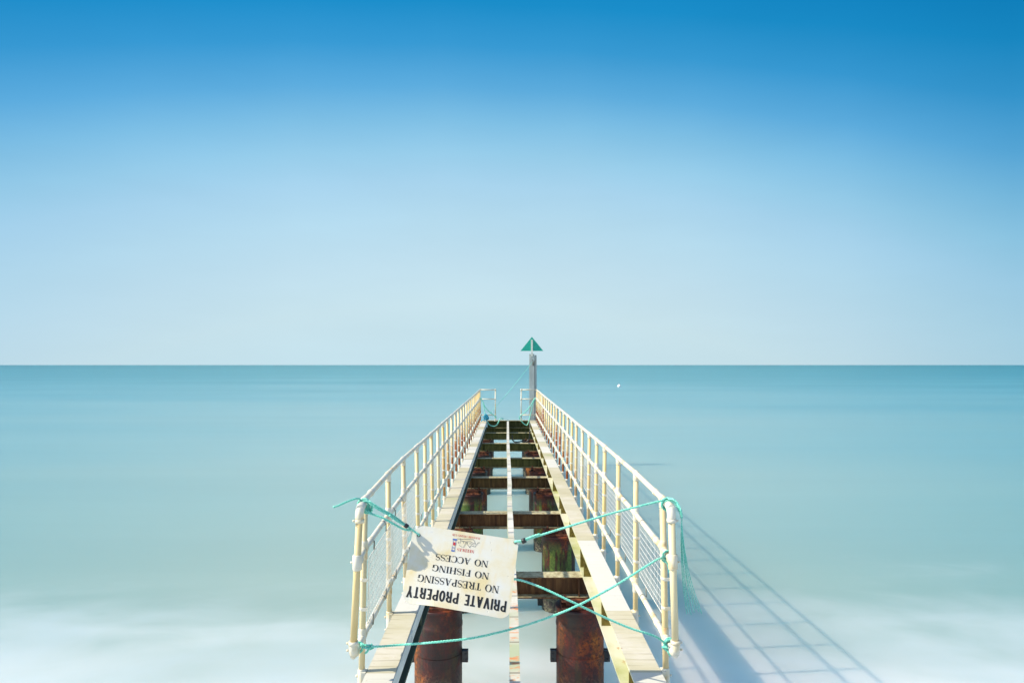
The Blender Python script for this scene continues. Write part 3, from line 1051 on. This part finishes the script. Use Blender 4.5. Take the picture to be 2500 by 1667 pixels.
def inkline(mb, pts, w=.0016, off=.0016):
    ps = [EM(*p) for p in pts]
    for a, b in zip(ps, ps[1:]):
        dx, dy = (b[0] - a[0]) * .63, (b[1] - a[1]) * .44; L = math.hypot(dx, dy) or 1
        nx, ny = -dy / L * w / .63, dx / L * w / .44
        sheet(mb, [(a[0] + nx, a[1] + ny), (b[0] + nx, b[1] + ny), (b[0] - nx, b[1] - ny), (a[0] - nx, a[1] - ny)], off)


mb = MB()
for pl in ([(270, 590), (380, 600), (930, 622), (975, 690), (1020, 815)], [(400, 575), (410, 660), (380, 780)], [(430, 680), (620, 715), (800, 705), (1010, 815)],
           [(640, 715), (580, 850), (520, 965)], [(340, 720), (300, 730), (330, 800)], [(345, 865), (480, 950)], [(1190, 752), (1120, 762), (1050, 860), (980, 950)],
           [(680, 830), (740, 900), (790, 975), (800, 900), (860, 870), (930, 930), (960, 870)], [(760, 790), (850, 800), (940, 840)], [(510, 700), (520, 780)], [(660, 720), (690, 790), (620, 800)]):
    inkline(mb, pl, .0010)
mb.build('ship_drawing', M['grey'], sign)
mb = MB()
for pl in ([(95, 615), (265, 630)], [(85, 612), (170, 640), (255, 628)], [(20, 1095), (165, 1105)]): inkline(mb, pl, .0036)
for pl in ([(105, 660), (95, 850)], [(210, 665), (205, 850)], [(70, 880), (45, 1075)], [(180, 880), (160, 1080)], [(85, 950), (140, 985)], [(90, 985), (140, 950)]): inkline(mb, pl, .0012)
mb.build('lighthouse_drawing', M['blue'], sign)
mb = MB(); inkline(mb, [(100, 800), (200, 815)], .0085); mb.build('lighthouse_band', M['red'], sign)
# grommet holes
for (s, t) in ((.062, .135), (.968, .035)):
    mb = MB(); p = sp(s, t, .001) + SO
    mb.tube([p, p + SN * .0012], .011, 14); mb.build('tie_hole', M['clip'], sign)

# ------------------------------------------------------------------ ropes at the shore end
RRO = .0064


def rope_obj(name, label, builder, mat=None, cat='rope', group=None):
    mb = MB(); builder(mb)
    return tag(mb.build(name, mat or M['rope']), label, cat, group)


lt, lm, ll = LL['t'][0], LL['m'][0], LL['l'][0]
rt, rm, rl = LRt['t'][0], LRt['m'][0], LRt['l'][0]
hole_l = sp(.062, .135, .008); hole_r = sp(.968, .035, .008)
kl = lt + V((.0, .12, 0)); kr = rt + V((0, .13, 0))


def b1(mb):
    coil_into(mb, kl, (0, 1, .0), RR, RRO, 3.5, slack=1.2)
    coil_into(mb, kl + V((.02, -.01, -.01)), (.25, 1, .35), RR + .004, RRO, 2.2, start=1, slack=2)
    coil_into(mb, kl + V((.03, -.01, -.035)), (.5, .4, 1), .006, RRO, 2.2, start=.4, slack=1)
    rope_into(mb, [kl + V((-.02, -.01, .03)), P(868, 1217, 4.06), P(848, 1224, 4.02), P(825, 1234, 3.98), P(813, 1237.5, 3.97)], RRO * .95)
    A = P(901, 1223, 4.05)
    rope_into(mb, [A, P(925, 1238, 4.05), P(960, 1258, 4.073), P(990, 1280, 4.107), P(1006, 1292, 4.124)], RRO * .8)
    rope_into(mb, [A + V((0, .01, -.012)), P(920, 1240, 4.05), P(948, 1256, 4.059), P(975, 1274, 4.09), P(1004, 1291, 4.113)], RRO)
    rope_into(mb, [P(950, 1257, 4.041), P(962, 1266, 4.055), P(978, 1276, 4.073), P(996, 1286, 4.093)], RRO)
    rope_into(mb, [P(889, 1243, 4.05), P(905, 1253, 4.04), P(935, 1264, 4.04), P(960, 1278, 4.063), P(985, 1291, 4.091), P(1003, 1294, 4.111)], RRO)
    rope_into(mb, [P(1002, 1290, 4.105), P(1012, 1297, 4.122), hole_l + SN * .012, hole_l - SN * .006], RRO)


o = rope_obj('rope', 'teal rope knotted round the left rail elbow, loose end sticking out, tied to the sign', b1)
mb = MB(); c1 = P(992, 1283, 4.089)
mb.tube([c1 + V((-.010, 0, .008)), c1 + V((-.008, 0, .006)), c1 + V((.008, 0, -.006)), c1 + V((.010, 0, -.008))], [.010, .0135, .0135, .010], 10)
mb.build('tape_wrap', M['tape'], o)


def b2(mb):
    coil_into(mb, kr, (0, 1, 0), RR, RRO, 2.3, slack=1.0)
    coil_into(mb, kr + V((-.004, -.03, -.004)), (.3, 1, .3), RR + .002, RRO, 1.4, start=2, slack=1)
    S0 = P(1614, 1222, 4.09)
    rope_into(mb, [hole_r - SN * .006, hole_r + SN * .010, P(1275, 1321.5, 4.116), P(1300, 1312, 4.108), P(1400, 1281, 4.07), P(1500, 1251, 4.08), S0, kr + V((-.02, -.01, .022))], RRO)
    rope_into(mb, [hole_r + SN * .012, P(1277, 1318, 4.109), P(1300, 1308.5, 4.098), P(1318, 1303, 4.085)], RRO * .9)


o = rope_obj('rope', 'taut teal rope from the sign up to the right rail elbow', b2)
mb = MB(); c1 = P(1279, 1319.5, 4.108); dv = (P(1300, 1311, 4.098) - P(1275, 1321, 4.116)).normalized() * .012
mb.tube([c1 - dv, c1 - dv * .9, c1 + dv * .9, c1 + dv], [.012, .0155, .0155, .012], 10); mb.build('tape_wrap', M['tape'], o)


def b3(mb):                                             # frayed tail beyond the right elbow
    a = kr + V((.01, -.02, .03))
    pts = [a, P(1640, 1217, 4.05), P(1652, 1226, 4.03), P(1661, 1243, 4.0), P(1665, 1262, 4.0)]
    rope_into(mb, pts, RRO)
    rope_into(mb, [pts[0] + V((0, .02, .004)), P(1637, 1219, 4.08), P(1650, 1231, 4.06), P(1660, 1250, 4.03), P(1664, 1264, 4.0)], RRO * .9)
    rnd = random.Random(11)
    bl_, br_ = (1677, 1503), (1712, 1494)
    for k in range(7):
        f = k / 6 + rnd.uniform(-.04, .04)
        e = (bl_[0] + (br_[0] - bl_[0]) * f, bl_[1] + (br_[1] - bl_[1]) * f + rnd.uniform(-16, 4))
        mid = (1663 + 9 * f, 1340 + rnd.uniform(-8, 8)); m2 = (1667 + 20 * f, 1420)
        rope_into(mb, [P(1665, 1258, 4.0), P(1663 + 3 * f, 1290, 4.0), P(*mid, 4.0 + .01 * rnd.random()), P(*m2, 4.0 + .02 * rnd.random()), P(*e, 4.0 + .03 * rnd.random())], .0022, pitch=.03, n=4)


rope_obj('rope', 'loose frayed teal rope end hanging outside the right rail elbow', b3)


def b4(mb):
    c = rm + V((0, .13, 0))
    coil_into(mb, c, (0, 1, .1), RR, RRO, 2.2, slack=1)
    coil_into(mb, c + V((-.012, .0, -.02)), (.5, 1, .8), .012, RRO, 1.5, slack=1)
    rope_into(mb, [c + V((-.02, 0, -.02)), P(1600, 1368, 4.05), P(1500, 1430, 4.03), P(1400, 1482, 4.01), P(1300, 1520, 4.093), P(1225, 1541, 4.0), P(1150, 1557, 4.0), P(1060, 1567, 4.0), P(980, 1573, 4.079), P(930, 1577, 4.02), P(906, 1577, 4.02)], RRO)
    cl = P(893, 1576, 4.05)
    coil_into(mb, ll + V((0, .125, 0)), (0, 1, 0), RR, RRO, 1.8, slack=1)
    coil_into(mb, cl + V((.02, -.01, .0)), (.2, .3, 1), .009, RRO, 2, slack=2)
    rope_into(mb, [cl + V((.03, -.02, .01)), cl + V((.015, -.025, -.02)), cl + V((.0, -.02, -.035))], RRO)
    rope_into(mb, [cl, cl + V((-.02, 0, .012)), ll + V((.02, .125, .02))], RRO)
    rope_into(mb, [c + V((-.02, .0, -.01)), c + V((-.005, -.02, -.05)), c + V((.006, -.02, -.10))], RRO * .6)


rope_obj('rope', 'teal rope sagging low from the right middle rail to the left bottom elbow', b4)


def b5(mb):
    c = rl + V((0, .15, 0))
    coil_into(mb, c, (0, 1, 0), RR, RRO, 3.2, slack=1.5)
    coil_into(mb, c + V((-.018, -.01, -.012)), (.6, .5, 1), .010, RRO, 2, slack=1.5)
    q = sp(.955, .50, -.022)
    rope_into(mb, [c + V((-.02, 0, 0)), P(1600, 1553, 4.07), P(1540, 1533, 4.06), P(1480, 1508, 4.05), P(1400, 1470, 4.03), P(1330, 1437, 4.071), P(1280, 1418, 4.097), q + V((.01, 0, .005)), q - SN * .01 + V((-.03, .006, .02))], RRO)
    rope_into(mb, [c + V((-.02, -.01, -.01)), c + V((-.012, -.02, -.04)), c + V((.0, -.02, -.06))], RRO * .8)


rope_obj('rope', 'teal rope from behind the sign down to the bottom elbow of the right railing', b5)

# ------------------------------------------------------------------ ropes at the sea end
C7 = lambda x, y, d=23.1: P(1150 + x / 12.06, 930 + y / 12.06, d)


def b6(mb):
    mb.tube(spline([C7(250, 520), C7(262, 492), C7(300, 530), C7(345, 610), C7(390, 720), C7(460, 830), C7(570, 930), C7(660, 990), C7(735, 1060), C7(730, 1095)], 6), .018, 8)
    mb.tube(spline([C7(300, 520), C7(350, 620), C7(380, 760), C7(405, 920), C7(425, 1040)], 6), .013, 8)
    mb.tube(spline([C7(480, 1185), C7(520, 1265), C7(600, 1315), C7(690, 1325), C7(770, 1275), C7(820, 1180), C7(860, 1115), C7(910, 1100), C7(955, 1125)], 6), .019, 8)


rope_obj('rope', 'thick teal rope looped from the far left railing post down over the end girder', b6)


def b7(mb):
    r = random.Random(4)
    for k in range(7):
        c = C7(452 + r.uniform(-25, 25), 1060 + r.uniform(-35, 40))
        coil_into(mb, c, (r.uniform(-1, 1), 1, r.uniform(-1, 1)), .03 + r.random() * .03, .011, 1.5, slack=2)
    mb.tube(spline([C7(440, 1080), C7(390, 1130), C7(330, 1150), C7(285, 1185)], 5), .016, 6)
    mb.tube(spline([C7(455, 1070), C7(450, 1140), C7(460, 1215), C7(452, 1300), C7(440, 1360)], 5), .018, 6)
    mb.tube(spline([C7(350, 1130), C7(400, 1165), C7(430, 1200), C7(445, 1250)], 5), .014, 6)


rope_obj('rope', 'bright blue tangled twine on the far end of the left beam', b7, M['bluerope'])
rope_obj('rope', 'thin pale rope stretched from the beacon post down to the blue tangle',
         lambda mb: mb.tube([C7(460, 1050).lerp(P(1300, 883, 23.72), k / 12) + V((0, 0, -.05 * math.sin(PI * k / 12))) for k in range(13)], .0055, 6))
rope_obj('rope', 'pale teal rope hanging in a bight from the far right railing post',
         lambda mb: mb.tube(spline([C7(1905, 488), C7(1840, 560), C7(1755, 720), C7(1640, 860), C7(1530, 960), C7(1445, 1030), C7(1420, 1085), C7(1460, 1140), C7(1520, 1220), C7(1580, 1275), C7(1640, 1300),
                                    C7(1675, 1250), C7(1715, 1130), C7(1760, 940), C7(1800, 760), C7(1845, 600), C7(1890, 505)], 5), .015, 8))

# a black hose slung under the deck
rope_obj('hose', 'black hose slung under the pier near its far end',
         lambda mb: mb.tube(spline([P(1250, 1062, 20.4), P(1252, 1074, 20.4), P(1257, 1078.5, 20.4), P(1266, 1078.5, 20.4), P(1274, 1077, 20.4), P(1284, 1079, 20.4), P(1292, 1070, 20.4), P(1294, 1050, 20.4)], 5), .020, 8), M['hose'], 'hose')

# ------------------------------------------------------------------ the beacon at the far end
bc = tag(empty('beacon', (.86, 23.86, 0)), 'grey steel beacon post with a green triangle topmark at the pier end', 'beacon')
bx, by = .86, 23.86
mb = MB()
zt = 3.90
mb.box((-.086, -.10, -2.0), (.086, -.088, zt)); mb.box((-.072, -.088, -2.0), (-.058, .088, zt - .01)); mb.box((-.086, .088, -2.0), (.086, .10, zt))
mb.box((.058, -.088, -2.0), (.072, .088, zt - .05))
mb.box((-.095, -.105, zt), (.092, .105, zt + .014))
mb.build('post', M['beacon'], bc)
mb = MB()
mb.box((.098, -.04, -2.0), (.108, .12, zt - .05)); mb.box((.108, -.045, -2.0), (.168, -.033, zt - .02)); mb.box((.108, .108, -2.0), (.168, .12, zt - .02))
mb.box((.072, .03, 1.2), (.098, .05, 3.7))
for z in (3.82, 3.70): mb.tube([(.138, -.06, z), (.138, -.03, z)], .016, 8)
mb.build('side_channel', M['beacon'], bc)
mb = MB()
mb.tube([(.03, -.105, 3.70), (.03, -.09, 3.70)], .02, 10); mb.tube([(.05, -.105, 3.55), (.05, -.125, 3.60), (.05, -.105, 3.65)], .010, 8)
mb.box((.02, -.106, 3.50), (.075, -.1, 3.66))
mb.build('rope_eye', M['clip'], bc)
mb = MB()
tri = [(-.40, 4.02), (.40, 4.02), (.0, 4.515)]
a = [mb.bm.verts.new((x, -.112, z)) for x, z in tri]; b = [mb.bm.verts.new((x, -.106, z)) for x, z in tri]
mb.bm.faces.new(a); mb.bm.faces.new(b[::-1])
for k in range(3): mb.bm.faces.new((a[k], a[(k + 1) % 3], b[(k + 1) % 3], b[k]))
mb.build('topmark', M['green'], bc)
mb = MB(); mb.box((-.032, -.146, 3.92), (.032, -.1125, 4.41)); mb.box((-.032, -.146, 3.84), (.032, -.1055, 3.92))
for z in (4.36, 4.2, 4.1): mb.tube([(0, -.150, z), (0, -.144, z)], .009, 6)
mb.build('staff', M['staff'], bc)

# ------------------------------------------------------------------ a buoy on the water
mb = MB()
pf = []
for i in range(13):
    a = -PI / 2 + PI * i / 12
    pf.append((max(.004, .27 * math.cos(a)), .14 + .27 * math.sin(a)))
mb.lathe(pf, (0, 0, 0), 24)
mb.lathe([(.045, .40), (.045, .47), (.02, .49), (.02, .50)], (0, 0, 0), 10)
bo = mb.build('buoy', M['buoy']); bo.location = P(1511.6, 944, 110.0); bo.location.z = 0
tag(bo, 'small white round buoy floating out on the sea right of the beacon', 'buoy')
